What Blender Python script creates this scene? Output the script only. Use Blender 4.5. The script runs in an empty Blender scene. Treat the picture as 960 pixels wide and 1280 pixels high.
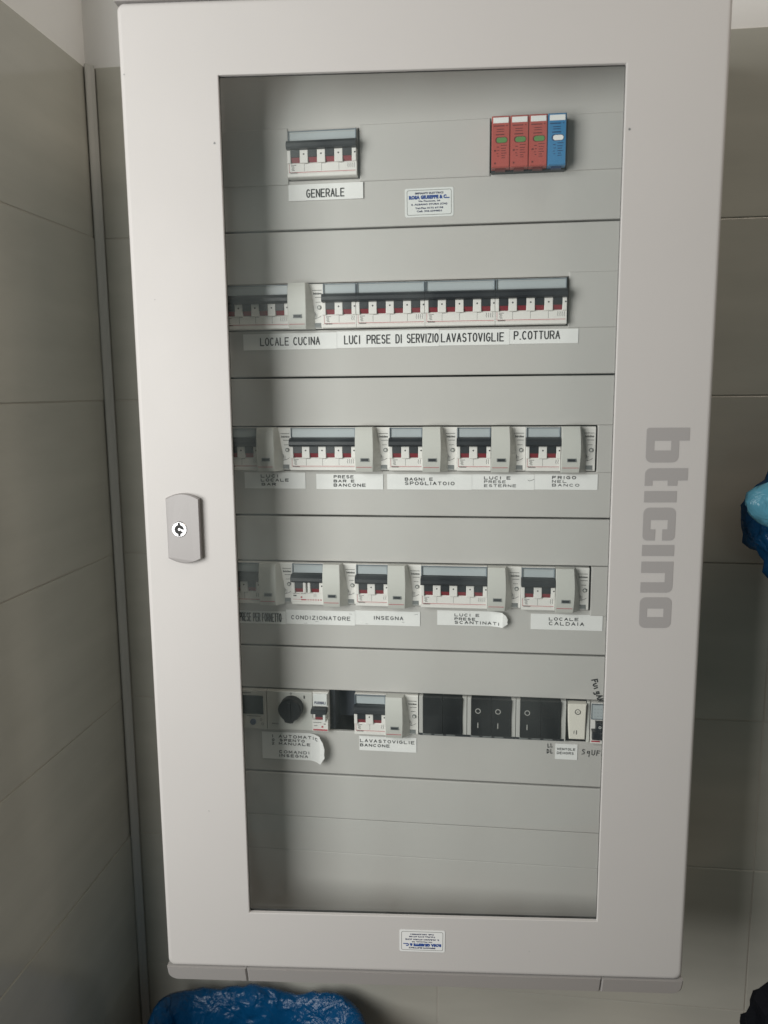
import bpy, math, random
from mathutils import Vector, Matrix, noise
random.seed(7)
PI = math.pi
R = math.radians
SC = bpy.context.scene

# ------------------------------------------------------------------ camera
cam = bpy.data.objects.new('camera', bpy.data.cameras.new('camera'))
SC.collection.objects.link(cam); SC.camera = cam
cam.location = (-.1117, -.8355, .1338)
cam.rotation_euler = (1.4191, .0087, .1240)
cd = cam.data
cd.sensor_fit = 'VERTICAL'; cd.sensor_height = 36.0; cd.lens = 1001.2/1280*36
cd.clip_start = .02; cd.clip_end = 50
cd.dof.use_dof = True; cd.dof.focus_distance = .84; cd.dof.aperture_fstop = 4.4

# ------------------------------------------------------------------ light
W = bpy.data.worlds.new('World'); SC.world = W; W.use_nodes = True
W.node_tree.nodes['Background'].inputs[0].default_value = (.78, 1.0, .97, 1)
W.node_tree.nodes['Background'].inputs[1].default_value = .080

def area_light(name, loc, target, sx, sy, power, col):
    l = bpy.data.lights.new(name, 'AREA'); l.shape = 'RECTANGLE'; l.size = sx; l.size_y = sy
    l.energy = power; l.color = col
    o = bpy.data.objects.new(name, l); SC.collection.objects.link(o)
    o.location = loc
    o.rotation_euler = (Vector(target)-Vector(loc)).to_track_quat('-Z', 'Y').to_euler()
    return o
# the window in the left wall, behind and left of the camera
area_light('window_light', (-.95, -1.08, .20), (-.2, 0, .08), .76, 1.05, 21.5, (1.0, .985, .955))
# weak warm fill lamp, added to brighten the upper right walls
area_light('warm_fill_light', (.72, -.50, 1.30), (.1, .15, .2), .7, .7, 5.6, (1.0, .84, .70))

SC.view_settings.view_transform = 'Standard'
SC.view_settings.look = 'None'; SC.view_settings.exposure = 0; SC.view_settings.gamma = 1

# ------------------------------------------------------------------ materials
def mat(name, col, rough=.5, metal=0, spec=.5, bump=0, bscale=400, var=0, vscale=6, stretch=None, coat=0):
    m = bpy.data.materials.new(name); m.use_nodes = True
    nt = m.node_tree; b = nt.nodes['Principled BSDF']
    b.inputs['Base Color'].default_value = (*col, 1)
    b.inputs['Roughness'].default_value = rough
    b.inputs['Metallic'].default_value = metal
    b.inputs['Specular IOR Level'].default_value = spec
    b.inputs['Coat Weight'].default_value = coat
    tc = nt.nodes.new('ShaderNodeTexCoord')
    if var:
        mp = nt.nodes.new('ShaderNodeMapping')
        if stretch: mp.inputs['Scale'].default_value = stretch
        nz = nt.nodes.new('ShaderNodeTexNoise'); nz.inputs['Scale'].default_value = vscale; nz.inputs['Detail'].default_value = 5
        rp = nt.nodes.new('ShaderNodeMapRange')
        rp.inputs[1].default_value = .3; rp.inputs[2].default_value = .7
        rp.inputs[3].default_value = 1-var; rp.inputs[4].default_value = 1+var
        mx = nt.nodes.new('ShaderNodeVectorMath'); mx.operation = 'SCALE'
        mx.inputs[0].default_value = col
        nt.links.new(tc.outputs['Object'], mp.inputs[0]); nt.links.new(mp.outputs[0], nz.inputs['Vector'])
        nt.links.new(nz.outputs[0], rp.inputs[0]); nt.links.new(rp.outputs[0], mx.inputs['Scale'])
        nt.links.new(mx.outputs[0], b.inputs['Base Color'])
        r2 = nt.nodes.new('ShaderNodeMapRange'); r2.inputs[1].default_value = .3; r2.inputs[2].default_value = .7
        r2.inputs[3].default_value = rough+.05; r2.inputs[4].default_value = max(.02, rough-.05)
        nt.links.new(nz.outputs[0], r2.inputs[0]); nt.links.new(r2.outputs[0], b.inputs['Roughness'])
    if bump:
        n2 = nt.nodes.new('ShaderNodeTexNoise'); n2.inputs['Scale'].default_value = bscale; n2.inputs['Detail'].default_value = 2
        bp = nt.nodes.new('ShaderNodeBump'); bp.inputs['Strength'].default_value = bump; bp.inputs['Distance'].default_value = .001
        nt.links.new(tc.outputs['Object'], n2.inputs['Vector'])
        nt.links.new(n2.outputs[0], bp.inputs['Height']); nt.links.new(bp.outputs[0], b.inputs['Normal'])
    return m

M = {}
M['door'] = mat('door_painted_metal', (.53, .512, .498), .58, bump=.10, bscale=900, var=.02, vscale=5)
M['trim'] = mat('trim_grey_plastic', (.36, .345, .335), .5, bump=.05, bscale=700)
M['face'] = mat('faceplate_grey_plastic', (.54, .52, .50), .48, bump=.06, bscale=900, var=.02, vscale=9)
M['box'] = mat('enclosure_grey_metal', (.45, .44, .42), .5)
M['tile'] = mat('glazed_beige_tile', (.485, .48, .43), .14, var=.06, vscale=5, stretch=(1, 1, 5))
M['grout'] = mat('grout', (.50, .47, .42), .9, bump=.3, bscale=300)
M['paint'] = mat('white_wall_paint', (.86, .86, .85), .8, bump=.2, bscale=120, var=.02)
M['pvc'] = mat('corner_trim_plastic', (.55, .555, .53), .45)
M['floor'] = mat('floor_brown', (.48, .32, .22), .6, var=.1)
M['white'] = mat('breaker_white_plastic', (.80, .775, .745), .40)
M['cover'] = mat('cover_pale_plastic', (.60, .595, .56), .40)
M['dark'] = mat('charcoal_plastic', (.014, .017, .023), .42)
M['black'] = mat('black_plastic', (.007, .008, .010), .42, spec=.3)
M['inside'] = mat('dark_inside', (.012, .016, .024), .6)
M['rail'] = mat('din_rail_zinc', (.07, .08, .10), .5, metal=.3)
M['redind'] = mat('red_indicator', (.22, .022, .034), .45)
M['redink'] = mat('red_print', (.45, .06, .08), .6)
M['greyink'] = mat('grey_print', (.11, .105, .10), .6)
M['blackink'] = mat('black_print', (.02, .02, .022), .6)
M['blueink'] = mat('blue_print', (.01, .06, .28), .6)
M['navyink'] = mat('navy_print', (.015, .02, .09), .6)
M['lwin'] = mat('label_window_plastic', (.45, .49, .51), .22)
M['lframe'] = mat('label_frame_plastic', (.16, .19, .22), .3)
M['paper'] = mat('tape_label_white', (.87, .86, .85), .55, var=.02, vscale=60)
M['sticker'] = mat('sticker_paper', (.78, .79, .78), .45)
M['red'] = mat('arrester_red_plastic', (.44, .085, .07), .42)
M['reddk'] = mat('arrester_red_print', (.13, .015, .015), .6)
M['blue'] = mat('arrester_blue_plastic', (.05, .22, .44), .42)
M['bluedk'] = mat('arrester_blue_print', (.01, .04, .12), .6)
M['green'] = mat('arrester_green_window', (.12, .27, .09), .35)
M['cream'] = mat('cream_rocker', (.86, .82, .74), .35)
M['grey'] = mat('mid_grey_plastic', (.20, .21, .21), .5)
M['strip'] = mat('holder_grey_plastic', (.52, .51, .49), .4)
M['chrome'] = mat('chrome', (.55, .55, .56), .38, metal=1)
M['lock'] = mat('lock_plate_grey', (.28, .265, .26), .38, bump=.05, bscale=800)
M['logo'] = mat('logo_grey_print', (.36, .345, .34), .5)
M['lcd'] = mat('lcd_screen', (.05, .065, .07), .12)
M['btn'] = mat('blue_grey_button', (.06, .09, .16), .4)
M['gasket'] = mat('gasket_rubber', (.02, .02, .02), .7)
M['clothblack'] = mat('black_cloth', (.003, .0035, .006), .8, spec=.15, bump=.6, bscale=260)
M['bin'] = mat('bin_grey_plastic', (.10, .11, .12), .5)

def bag_mat(name, col):
    m = bpy.data.materials.new(name); m.use_nodes = True; nt = m.node_tree
    b = nt.nodes['Principled BSDF']
    b.inputs['Base Color'].default_value = (*col, 1); b.inputs['Roughness'].default_value = .20
    tr = nt.nodes.new('ShaderNodeBsdfTranslucent'); tr.inputs[0].default_value = (*col, 1)
    mx = nt.nodes.new('ShaderNodeMixShader'); mx.inputs[0].default_value = .22
    nt.links.new(b.outputs[0], mx.inputs[1]); nt.links.new(tr.outputs[0], mx.inputs[2])
    tc = nt.nodes.new('ShaderNodeTexCoord')
    vz = nt.nodes.new('ShaderNodeTexNoise'); vz.inputs['Scale'].default_value = 38; vz.inputs['Detail'].default_value = 4; vz.inputs['Distortion'].default_value = 1.2
    bp = nt.nodes.new('ShaderNodeBump'); bp.inputs['Strength'].default_value = .8; bp.inputs['Distance'].default_value = .01
    nt.links.new(tc.outputs['Object'], vz.inputs['Vector']); nt.links.new(vz.outputs[0], bp.inputs['Height']); nt.links.new(bp.outputs[0], b.inputs['Normal'])
    nt.links.new(mx.outputs[0], nt.nodes['Material Output'].inputs[0])
    return m
M['bag'] = bag_mat('blue_bag_plastic', (.004, .085, .23))
M['baglit'] = bag_mat('lit_blue_bag_plastic', (.11, .34, .46))  # paler copy of the bag plastic, light painted into the flap

gm = bpy.data.materials.new('door_glass'); gm.use_nodes = True; nt = gm.node_tree; nt.nodes.clear()
out = nt.nodes.new('ShaderNodeOutputMaterial'); tr = nt.nodes.new('ShaderNodeBsdfTransparent'); tr.inputs[0].default_value = (.985, .995, .99, 1)
gl = nt.nodes.new('ShaderNodeBsdfGlossy'); gl.inputs['Roughness'].default_value = .02; gl.inputs[0].default_value = (1, 1, 1, 1)
fr = nt.nodes.new('ShaderNodeFresnel')
ge = nt.nodes.new('ShaderNodeNewGeometry'); ir = nt.nodes.new('ShaderNodeMapRange')   # both faces of the pane reflect alike
ir.inputs[3].default_value = 1.45; ir.inputs[4].default_value = 1/1.45
nt.links.new(ge.outputs['Backfacing'], ir.inputs[0]); nt.links.new(ir.outputs[0], fr.inputs[0])
mx = nt.nodes.new('ShaderNodeMixShader')
nt.links.new(fr.outputs[0], mx.inputs[0]); nt.links.new(tr.outputs[0], mx.inputs[1]); nt.links.new(gl.outputs[0], mx.inputs[2]); df = nt.nodes.new('ShaderNodeBsdfDiffuse'); df.inputs[0].default_value = (.62, .68, .66, 1)
gtc = nt.nodes.new('ShaderNodeTexCoord'); gmp = nt.nodes.new('ShaderNodeMapping'); gmp.inputs['Scale'].default_value = (5, 5, 2.2); gmp.inputs['Rotation'].default_value = (0, .35, 0)
gnz = nt.nodes.new('ShaderNodeTexNoise'); gnz.inputs['Scale'].default_value = 2.2; gnz.inputs['Detail'].default_value = 4; gnz.inputs['Distortion'].default_value = .6
gmr = nt.nodes.new('ShaderNodeMapRange'); gmr.inputs[1].default_value = .40; gmr.inputs[2].default_value = .72; gmr.inputs[3].default_value = .003; gmr.inputs[4].default_value = .045
mx2 = nt.nodes.new('ShaderNodeMixShader')
nt.links.new(gtc.outputs['Object'], gmp.inputs[0]); nt.links.new(gmp.outputs[0], gnz.inputs['Vector']); nt.links.new(gnz.outputs[0], gmr.inputs[0]); nt.links.new(gmr.outputs[0], mx2.inputs[0])
nt.links.new(mx.outputs[0], mx2.inputs[1]); nt.links.new(df.outputs[0], mx2.inputs[2]); nt.links.new(mx2.outputs[0], out.inputs[0])   # thin dusty haze, painted in place of soft room reflections
M['glass'] = gm

# ------------------------------------------------------------------ mesh helpers
class MB:
    def __init__(s): s.v = []; s.f = []; s.m = []; s.mats = []
    def mi(s, m):
        if m not in s.mats: s.mats.append(m)
        return s.mats.index(m)
    def add(s, vs, fs, m):
        o = len(s.v); s.v += [tuple(v) for v in vs]; k = s.mi(m)
        for f in fs: s.f.append([i+o for i in f]); s.m.append(k)
        return s
    def box(s, x0, x1, y0, y1, z0, z1, m):                       # y0 is the front
        vs = [(x0,y0,z0),(x1,y0,z0),(x1,y1,z0),(x0,y1,z0),(x0,y0,z1),(x1,y0,z1),(x1,y1,z1),(x0,y1,z1)]
        return s.add(vs, [(0,1,5,4),(1,2,6,5),(2,3,7,6),(3,0,4,7),(4,5,6,7),(3,2,1,0)], m)
    def cbox(s, x0, x1, y0, y1, z0, z1, b, m):                   # front edges chamfered, no back
        vs = [(x0,y1,z0),(x1,y1,z0),(x1,y1,z1),(x0,y1,z1),(x0,y0+b,z0),(x1,y0+b,z0),(x1,y0+b,z1),(x0,y0+b,z1),
              (x0+b*.3,y0+b*.3,z0+b*.3),(x1-b*.3,y0+b*.3,z0+b*.3),(x1-b*.3,y0+b*.3,z1-b*.3),(x0+b*.3,y0+b*.3,z1-b*.3),
              (x0+b,y0,z0+b),(x1-b,y0,z0+b),(x1-b,y0,z1-b),(x0+b,y0,z1-b)]
        fs = []
        for k in (0, 4, 8):
            for i in range(4): j = (i+1) % 4; fs.append((k+i,k+j,k+4+j,k+4+i))
        fs += [(12,13,14,15), (3,2,1,0)]
        return s.add(vs, fs, m)
    def prof(s, x0, x1, pts, m):                                 # pts = (y,z) outline extruded along x
        n = len(pts); vs = [(x0,y,z) for y,z in pts]+[(x1,y,z) for y,z in pts]
        fs = [(i,(i+1)%n,n+(i+1)%n,n+i) for i in range(n)]+[tuple(range(n))[::-1], tuple(range(n,2*n))]
        return s.add(vs, fs, m)
    def loops(s, ls, m, cap=False, cap0=False):
        n = len(ls[0]); vs = [p for l in ls for p in l]; fs = []
        for k in range(len(ls)-1):
            for i in range(n): j = (i+1) % n; fs.append((k*n+i, k*n+j, (k+1)*n+j, (k+1)*n+i))
        if cap: fs.append(tuple(range((len(ls)-1)*n, len(ls)*n)))
        if cap0: fs.append(tuple(range(n))[::-1])
        return s.add(vs, fs, m)
    def disc(s, x, z, y, r, m, n=12, r0=0):
        if r0:
            a = [(x+r*math.cos(2*PI*i/n), y, z+r*math.sin(2*PI*i/n)) for i in range(n)]
            b = [(x+r0*math.cos(2*PI*i/n), y, z+r0*math.sin(2*PI*i/n)) for i in range(n)]
            return s.loops([a, b], m)
        return s.add([(x+r*math.cos(2*PI*i/n), y, z+r*math.sin(2*PI*i/n)) for i in range(n)], [tuple(range(n))], m)
    def mesh(s, name, smooth=False):
        me = bpy.data.meshes.new(name); me.from_pydata(s.v, [], s.f)
        for m in s.mats: me.materials.append(M[m])
        me.polygons.foreach_set('material_index', s.m)
        if smooth: me.polygons.foreach_set('use_smooth', [True]*len(s.f))
        me.update(); return me
    def build(s, name, parent=None, loc=(0,0,0), smooth=False):
        o = bpy.data.objects.new(name, s.mesh(name, smooth)); SC.collection.objects.link(o)
        o.location = loc
        if parent: o.parent = parent
        return o

def rrect(x0, x1, z0, z1, r, y, n=4):
    pts = []
    for cx, cz, a0 in ((x1-r,z1-r,0),(x0+r,z1-r,PI/2),(x0+r,z0+r,PI),(x1-r,z0+r,1.5*PI)):
        for i in range(n+1):
            a = a0+PI/2*i/n; pts.append((cx+r*math.cos(a), y, cz+r*math.sin(a)))
    return pts

def thing(name, label, cat, loc=(0,0,0), group=None):
    o = bpy.data.objects.new(name, None); SC.collection.objects.link(o); o.location = loc
    o.empty_display_size = .01
    o['label'] = label; o['category'] = cat
    if group: o['group'] = group
    return o
def tag(o, label, cat, group=None):
    o['label'] = label; o['category'] = cat
    if group: o['group'] = group
    return o
def struct(o): o['kind'] = 'structure'; return o
def dup(root, loc, label, group=None):
    r = root.copy(); SC.collection.objects.link(r); r.location = loc; r['label'] = label
    if group: r['group'] = group
    for ch in list(root.children):
        c = ch.copy(); SC.collection.objects.link(c); c.parent = r
        for g in list(ch.children):
            d = g.copy(); SC.collection.objects.link(d); d.parent = c
    return r

def _arc(cx, cy, rx, ry, a0, a1, n=7): return [(cx+rx*math.cos(R(a0+(a1-a0)*i/n)), cy+ry*math.sin(R(a0+(a1-a0)*i/n))) for i in range(n+1)]
SF = {
'A': [[(0,0),(.5,1),(1,0)],[(.2,.36),(.8,.36)]], 'B': [[(0,0),(0,1),(.6,1)]+_arc(.6,.76,.32,.24,90,-90)+[(0,.52)],[(.6,.52)]+_arc(.64,.26,.36,.26,90,-90)+[(0,0)]],
'C': [_arc(.5,.5,.5,.5,50,310,12)], 'D': [[(0,0),(0,1),(.4,1)]+_arc(.4,.5,.6,.5,90,-90,10)+[(0,0)]], 'E': [[(1,1),(0,1),(0,0),(1,0)],[(0,.52),(.85,.52)]],
'F': [[(1,1),(0,1),(0,0)],[(0,.52),(.8,.52)]], 'G': [_arc(.5,.5,.5,.5,50,340,12)+[(.97,.48),(.55,.48)]], 'H': [[(0,0),(0,1)],[(1,0),(1,1)],[(0,.5),(1,.5)]],
'I': [[(.5,0),(.5,1)]], 'L': [[(0,1),(0,0),(1,0)]], 'M': [[(0,0),(0,1),(.5,.3),(1,1),(1,0)]], 'N': [[(0,0),(0,1),(1,0),(1,1)]],
'O': [_arc(.5,.5,.5,.5,0,360,16)], 'P': [[(0,0),(0,1),(.6,1)]+_arc(.62,.74,.38,.26,90,-90)+[(0,.48)]], 'R': [[(0,0),(0,1),(.6,1)]+_arc(.62,.74,.38,.26,90,-90)+[(0,.48)],[(.5,.48),(1,0)]],
'S': [_arc(.5,.75,.42,.25,30,250,8)+_arc(.5,.26,.46,.26,80,-150,8)], 'T': [[(0,1),(1,1)],[(.5,1),(.5,0)]], 'U': [[(0,1)]+_arc(.5,.4,.5,.4,180,360,10)+[(1,1)]],
'V': [[(0,1),(.5,0),(1,1)]], 'Z': [[(0,1),(1,1),(0,0),(1,0)]], '.': [[(.4,0),(.6,0)]], '1': [[(.3,.8),(.55,1),(.55,0)]], '0': [_arc(.5,.5,.5,.5,0,360,14)],
'2': [_arc(.5,.72,.45,.28,160,-30,8)+[(0,0),(1,0)]]}
def tape_text(mb, s, x0, x1, z0, z1, w, yf, gap=.45, m='blackink'):
    adv = {'I': .25, '.': .3, ' ': .6, '1': .6}
    ws = [adv.get(c, 1.0) for c in s]; tot = sum(ws)+gap*(len(s)-1); k = (x1-x0-w)/tot; x = x0+w/2
    h0, h1 = z0+w/2, z1-w/2
    for c, ww in zip(s, ws):
        for st in SF.get(c, []):
            off = .5*(1-ww) if c in 'I.' else 0
            pts = [(x+(a-off)*k*(1 if ww == 1 or c in 'I.' else ww), h0+(h1-h0)*b_) for a, b_ in st]
            for (xa,za),(xb,zb) in zip(pts, pts[1:]):
                d = Vector((xb-xa, zb-za)); L = d.length or 1e-6; d /= L; n = Vector((-d.y, d.x))*w/2; e = d*w*.3
                q4 = [(xa-e.x+n.x,za-e.y+n.y),(xa-e.x-n.x,za-e.y-n.y),(xb+e.x-n.x,zb+e.y-n.y),(xb+e.x+n.x,zb+e.y+n.y)]
                tape_text.j = (tape_text.j+1) % 9
                mb.add([(a, yf(a)-tape_text.j*.000006, b_) for a, b_ in q4], [(0,1,2,3)], m)
        x += (ww+gap)*k
tape_text.j = 0

_tc = {}
def text_geo(s, bold=0.0):
    k = (s, bold)
    if k in _tc: return _tc[k]
    cu = bpy.data.curves.new('t', 'FONT'); cu.body = s; cu.offset = bold; cu.resolution_u = 2; cu.space_character = 1.08
    ob = bpy.data.objects.new('t', cu); SC.collection.objects.link(ob)
    dg = bpy.context.evaluated_depsgraph_get(); dg.update()
    me = ob.evaluated_get(dg).to_mesh()
    vs = [(v.co.x, v.co.y) for v in me.vertices]; fs = [tuple(p.vertices) for p in me.polygons]
    ob.evaluated_get(dg).to_mesh_clear()
    bpy.data.objects.remove(ob); bpy.data.curves.remove(cu)
    x0 = min(v[0] for v in vs); x1 = max(v[0] for v in vs); y0 = min(v[1] for v in vs); y1 = max(v[1] for v in vs)
    vs = [((x-x0)/(x1-x0), (y-y0)/(y1-y0)) for x, y in vs]
    _tc[k] = (vs, fs); return _tc[k]
def put_text(mb, s, x0, x1, z0, z1, y, m, bold=0.0, yf=None):
    vs, fs = text_geo(s, bold)
    mb.add([(x0+(x1-x0)*u, (y if yf is None else yf(x0+(x1-x0)*u)+y), z0+(z1-z0)*w) for u, w in vs], fs, m)
def stroke(mb, pts, w, y, m):
    for (xa,za),(xb,zb) in zip(pts, pts[1:]):
        d = Vector((xb-xa, zb-za)); L = d.length or 1e-6; d /= L; n = Vector((-d.y, d.x))*w/2; e = d*w*.35
        mb.add([(xa-e.x+n.x,y,za-e.y+n.y),(xa-e.x-n.x,y,za-e.y-n.y),(xb+e.x-n.x,y,zb+e.y-n.y),(xb+e.x+n.x,y,zb+e.y+n.y)], [(0,1,2,3)], m)
        y -= .00001
    return y

# ------------------------------------------------------------------ setting: walls
YW = .155; XW = -.595; TT = .5225
bw = MB().box(XW-.1, 1.6, YW+.0015, YW+.12, -1.45, TT-.0005, 'grout').build('wall_back'); struct(bw)
lw = MB().box(XW-.11, XW-.0015, -.165, YW+.0014, -1.45, TT-.0005, 'grout').build('wall_left'); struct(lw)
struct(MB().box(XW-.1, 1.6, YW+.004, YW+.12, TT, 1.3, 'paint').build('wall_back_painted'))
struct(MB().box(XW-.11, XW-.004, -.165, YW+.0039, TT, 1.3, 'paint').build('wall_left_painted'))
struct(MB().box(XW-.1, 1.6, -2.0, YW+.12, -1.55, -1.45, 'floor').build('floor'))
def tile_mesh(w, h):
    return MB().cbox(0, w, -.0009, .004, 0, h, .0008, 'tile').mesh('tile')
tm = {}
def tile(parent, x, z, w, h, left=False):
    k = (round(w, 4), round(h, 4))
    if k not in tm: tm[k] = tile_mesh(*k)
    o = bpy.data.objects.new('tile', tm[k]); SC.collection.objects.link(o); o.parent = parent
    j = random.uniform(-.0004, .0004)
    if left: o.location = (XW-.0015+j, x+w, z); o.rotation_euler = (0, 0, -PI/2); o.rotation_euler = (0, 0, PI/2); o.location = (XW-.0015+j, x, z)
    else: o.location = (x, YW+.0015+j, z)
    o.rotation_euler.z += random.uniform(-.0022, .0022); o.rotation_euler.x = random.uniform(-.0022, .0022)
    return o
g = .0012
for r in range(10):
    z1 = TT-.2*r; z0 = z1-.2+g
    if z0 < -1.45: continue
    for x0, x1 in ((XW+.0096, -.168), (-.168, .2345), (.2345, .637), (.637, 1.04)):
        if x1-x0 < .01: continue
        tile(bw, x0+g/2, z0, x1-x0-g, z1-z0)
    o = tile(lw, -.164+g/2, z0, .3125, z1-z0, True)
# plastic quarter round profile in the corner
ct = MB(); N = 6; cr = .009
pts = [(XW+.001, YW-.001), (XW+.001, YW-.0095), (XW+.0024, YW-.0095), (XW+.0046, YW-.0060), (XW+.0060, YW-.0046), (XW+.0095, YW-.0024), (XW+.0095, YW-.001)]
n = len(pts); vs = [(x, y, -1.45) for x, y in pts]+[(x, y, TT+.002) for x, y in pts]
ct.add(vs, [(i,(i+1)%n,n+(i+1)%n,n+i) for i in range(n)]+[tuple(range(n,2*n))], 'pvc')
co = ct.build('corner_trim', lw)

# ------------------------------------------------------------------ cabinet
cab = thing('electrical_cabinet', 'pale grey wall mounted electrical cabinet with a glazed door standing slightly ajar', 'electrical cabinet', (-.17, 0, -.495))
CO = Vector((.17, 0, .495))                                   # children keep world coordinates through this offset
def part(mb, name, parent=cab, smooth=False):
    o = mb.build(name, parent, CO if parent is cab else (0,0,0), smooth); return o
e = MB(); bx0, bx1, bz0, bz1, yb = -.436, .094, -.492, .492, .1515
e.box(bx0, bx0+.002, -.022, yb, bz0, bz1, 'box').box(bx1-.002, bx1, -.022, yb, bz0, bz1, 'box')
e.box(bx0+.0021, bx1-.0021, -.022, yb, bz1-.002, bz1, 'box').box(bx0+.0021, bx1-.0021, -.022, yb, bz0, bz0+.002, 'box')
e.box(bx0+.0022, bx1-.0022, yb-.002, yb-.0002, bz0+.0022, bz1-.0022, 'inside')
part(e, 'enclosure')
LN = [.2953, .1470, .0003, -.1466, -.2956]
RC = [.367, .219, .0725, -.0735, -.2195]                       # row centres
edges = [.478]+LN+[-.478]
SX0, SX1 = -.404, .0195
for k in range(6):
    zt = edges[k]-.0009; zb = edges[k+1]+.0009
    f = MB(); x0, x1 = -.430, .0885
    b = .0011
    out = [rrect(x0,x1,zb,zt,.0015,.010), rrect(x0,x1,zb,zt,.0015,b), rrect(x0+b*.3,x1-b*.3,zb+b*.3,zt-b*.3,.0013,b*.3), rrect(x0+b,x1-b,zb+b,zt-b,.001,0)]
    if k < 5: s0, s1, s2, s3 = SX0, SX1, RC[k]-.0236, RC[k]+.0240
    else: s0, s1, s2, s3 = SX0, SX1, -.3905, -.3485
    inn = [rrect(s0-.0008,s1+.0008,s2-.0008,s3+.0008,.002,0), rrect(s0-.0002,s1+.0002,s2-.0002,s3+.0002,.0018,.0003), rrect(s0,s1,s2,s3,.0016,.0008), rrect(s0,s1,s2,s3,.0016,.004)]
    f.loops(out+inn, 'face')
    fo = part(f, 'faceplate')
    blanks = {0: [(SX0-.003,-.3112,.3396,.3936), (-.2382,-.1092,.3402,.3936), (-.0358,SX1+.003,.3422,.3936)], 1: [(-.0302,.0225,.1932,.2470)], 2: [(.0018,SX1+.003,.0482,.0965)],
              3: [(.0000,.0225,-.1026,-.0500)], 4: [], 5: [(SX0+.0003,SX1-.0003,-.3902,-.3488)]}[k]
    for (a, c, d, h) in blanks:
        bp_ = MB()
        yf = -.0018 if k < 5 else -.0002
        bp_.cbox(a, c, yf, .003, d, h, .0008 if k < 5 else .0004, 'face')
        if k == 5:
            for px_ in (-.2905, -.0575): bp_.disc(px_, -.3515, yf-.0002, .0005, 'grey', 8)
        o = bp_.build('blank_plate', fo)
# din rails, left uncovered only in the open gap of the bottom row
for k in range(5):
    rl = MB().prof(SX0-.01, SX1+.01, [(.030,RC[k]-.0175),(.030,RC[k]+.0175),(.032,RC[k]+.0175),(.032,RC[k]-.0175)], 'rail')
    part(rl, 'din_rail')
ins = MB().box(SX0-.012, SX1+.012, .046, .048, RC[4]-.04, RC[4]+.04, 'inside').box(-.2795, -.2745, .004, .04, RC[4]-.0225, RC[4]+.0225, 'inside')
part(ins, 'rear_support')
# door (local frame: hinge line at origin, front face y=0)
A = .0730
U0, U1, Z0, Z1 = -.5875, -.0405, -.4812, .4812
O0, O1, P0, P1 = -.4964, -.1305, -.4156, .4172
d = MB(); q = .0045
ring = [rrect(U0+.02,U1-.02,Z0+.02,Z1-.02,.003,.019,5), rrect(U0+.002,U1-.002,Z0+.001,Z1-.001,.006,.019,5), rrect(U0,U1,Z0,Z1,.007,.016,5), rrect(U0,U1,Z0,Z1,.007,q,5)]
for i in range(1, 6):
    t = i/5*PI/2; ring.append(rrect(U0+q*(1-math.cos(t)), U1-q*(1-math.cos(t)), Z0+q*(1-math.cos(t)), Z1-q*(1-math.cos(t)), .007, q*(1-math.sin(t)), 5))
ring += [rrect(O0-.0006,O1+.0006,P0-.0006,P1+.0006,.0006,0,5), rrect(O0-.0001,O1+.0001,P0-.0001,P1+.0001,.0005,.0003,5), rrect(O0,O1,P0,P1,.0005,.0009,5), rrect(O0,O1,P0,P1,.0005,.0040,5)]
d.loops(ring, 'door')
# inner back skin
bk = [rrect(U0+.02,U1-.02,Z0+.02,Z1-.02,.003,.0189,5), rrect(U0+.02,U1-.02,Z0+.02,Z1-.02,.003,.010,5), rrect(O0-.014,O1+.014,P0-.014,P1+.014,.003,.010,5), rrect(O0-.014,O1+.014,P0-.014,P1+.014,.003,.0082,5)]
d.loops(bk, 'door')
door = d.build('door', cab)
door.matrix_local = Matrix.Translation(Vector((.14, -.045, 0))+CO) @ Matrix.Rotation(A, 4, 'Z')
def dpart(mb, name, smooth=False): return mb.build(name, door, smooth=smooth)
dpart(MB().box(O0-.012, O1+.012, .0042, .0080, P0-.012, P1+.012, 'glass'), 'glass_pane')
gk = MB()
gk.loops([rrect(O0-.0004,O1+.0004,P0-.0004,P1+.0004,.001,.0081), rrect(O0-.0138,O1+.0138,P0-.0138,P1+.0138,.001,.0081)], 'gasket')
dpart(gk, 'glass_gasket')
# trims and corner caps
def trim(u0, u1, up, rl, rr, name):
    s = 1 if up else -1; zi = .4815; zo = .5012
    def outline(yb_, ins_):
        pts = []
        segs = []
        a, b_ = u0+ins_, u1-ins_; zi_ = zi+ (0); zo_ = zo-ins_
        pts.append((a, zi_)); pts.append((b_, zi_))
        if rr:
            for i in range(6): t = PI/2*i/5; pts.append((b_-rr+rr*math.cos(t), zo_-rr+rr*math.sin(t)))
        else: pts.append((b_, zo_))
        if rl:
            for i in range(6): t = PI/2*i/5; pts.append((a+rl-rl*math.sin(t), zo_-rl+rl*math.cos(t)))
        else: pts.append((a, zo_))
        return pts
    fr_, md = outline(0, .0014), outline(0, 0)
    yf = lambda z: -.0012+(z-zi)*.30
    L0 = [(x, yf(z)-.0, s*z) for x, z in fr_]; L1 = [(x, yf(z)+.0016, s*z) for x, z in md]; L2 = [(x, .018, s*z) for x, z in md]
    return dpart(MB().loops([L2, L1, L0], 'trim', cap=True, cap0=True), name)
for up in (False, True):
    trim(U0-.0012, -.5019, up, .009, 0, 'corner_cap')
    trim(-.5013, -.1242, up, 0, 0, 'edge_trim')
    trim(-.1236, U1+.0012, up, 0, .009, 'corner_cap')
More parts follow.
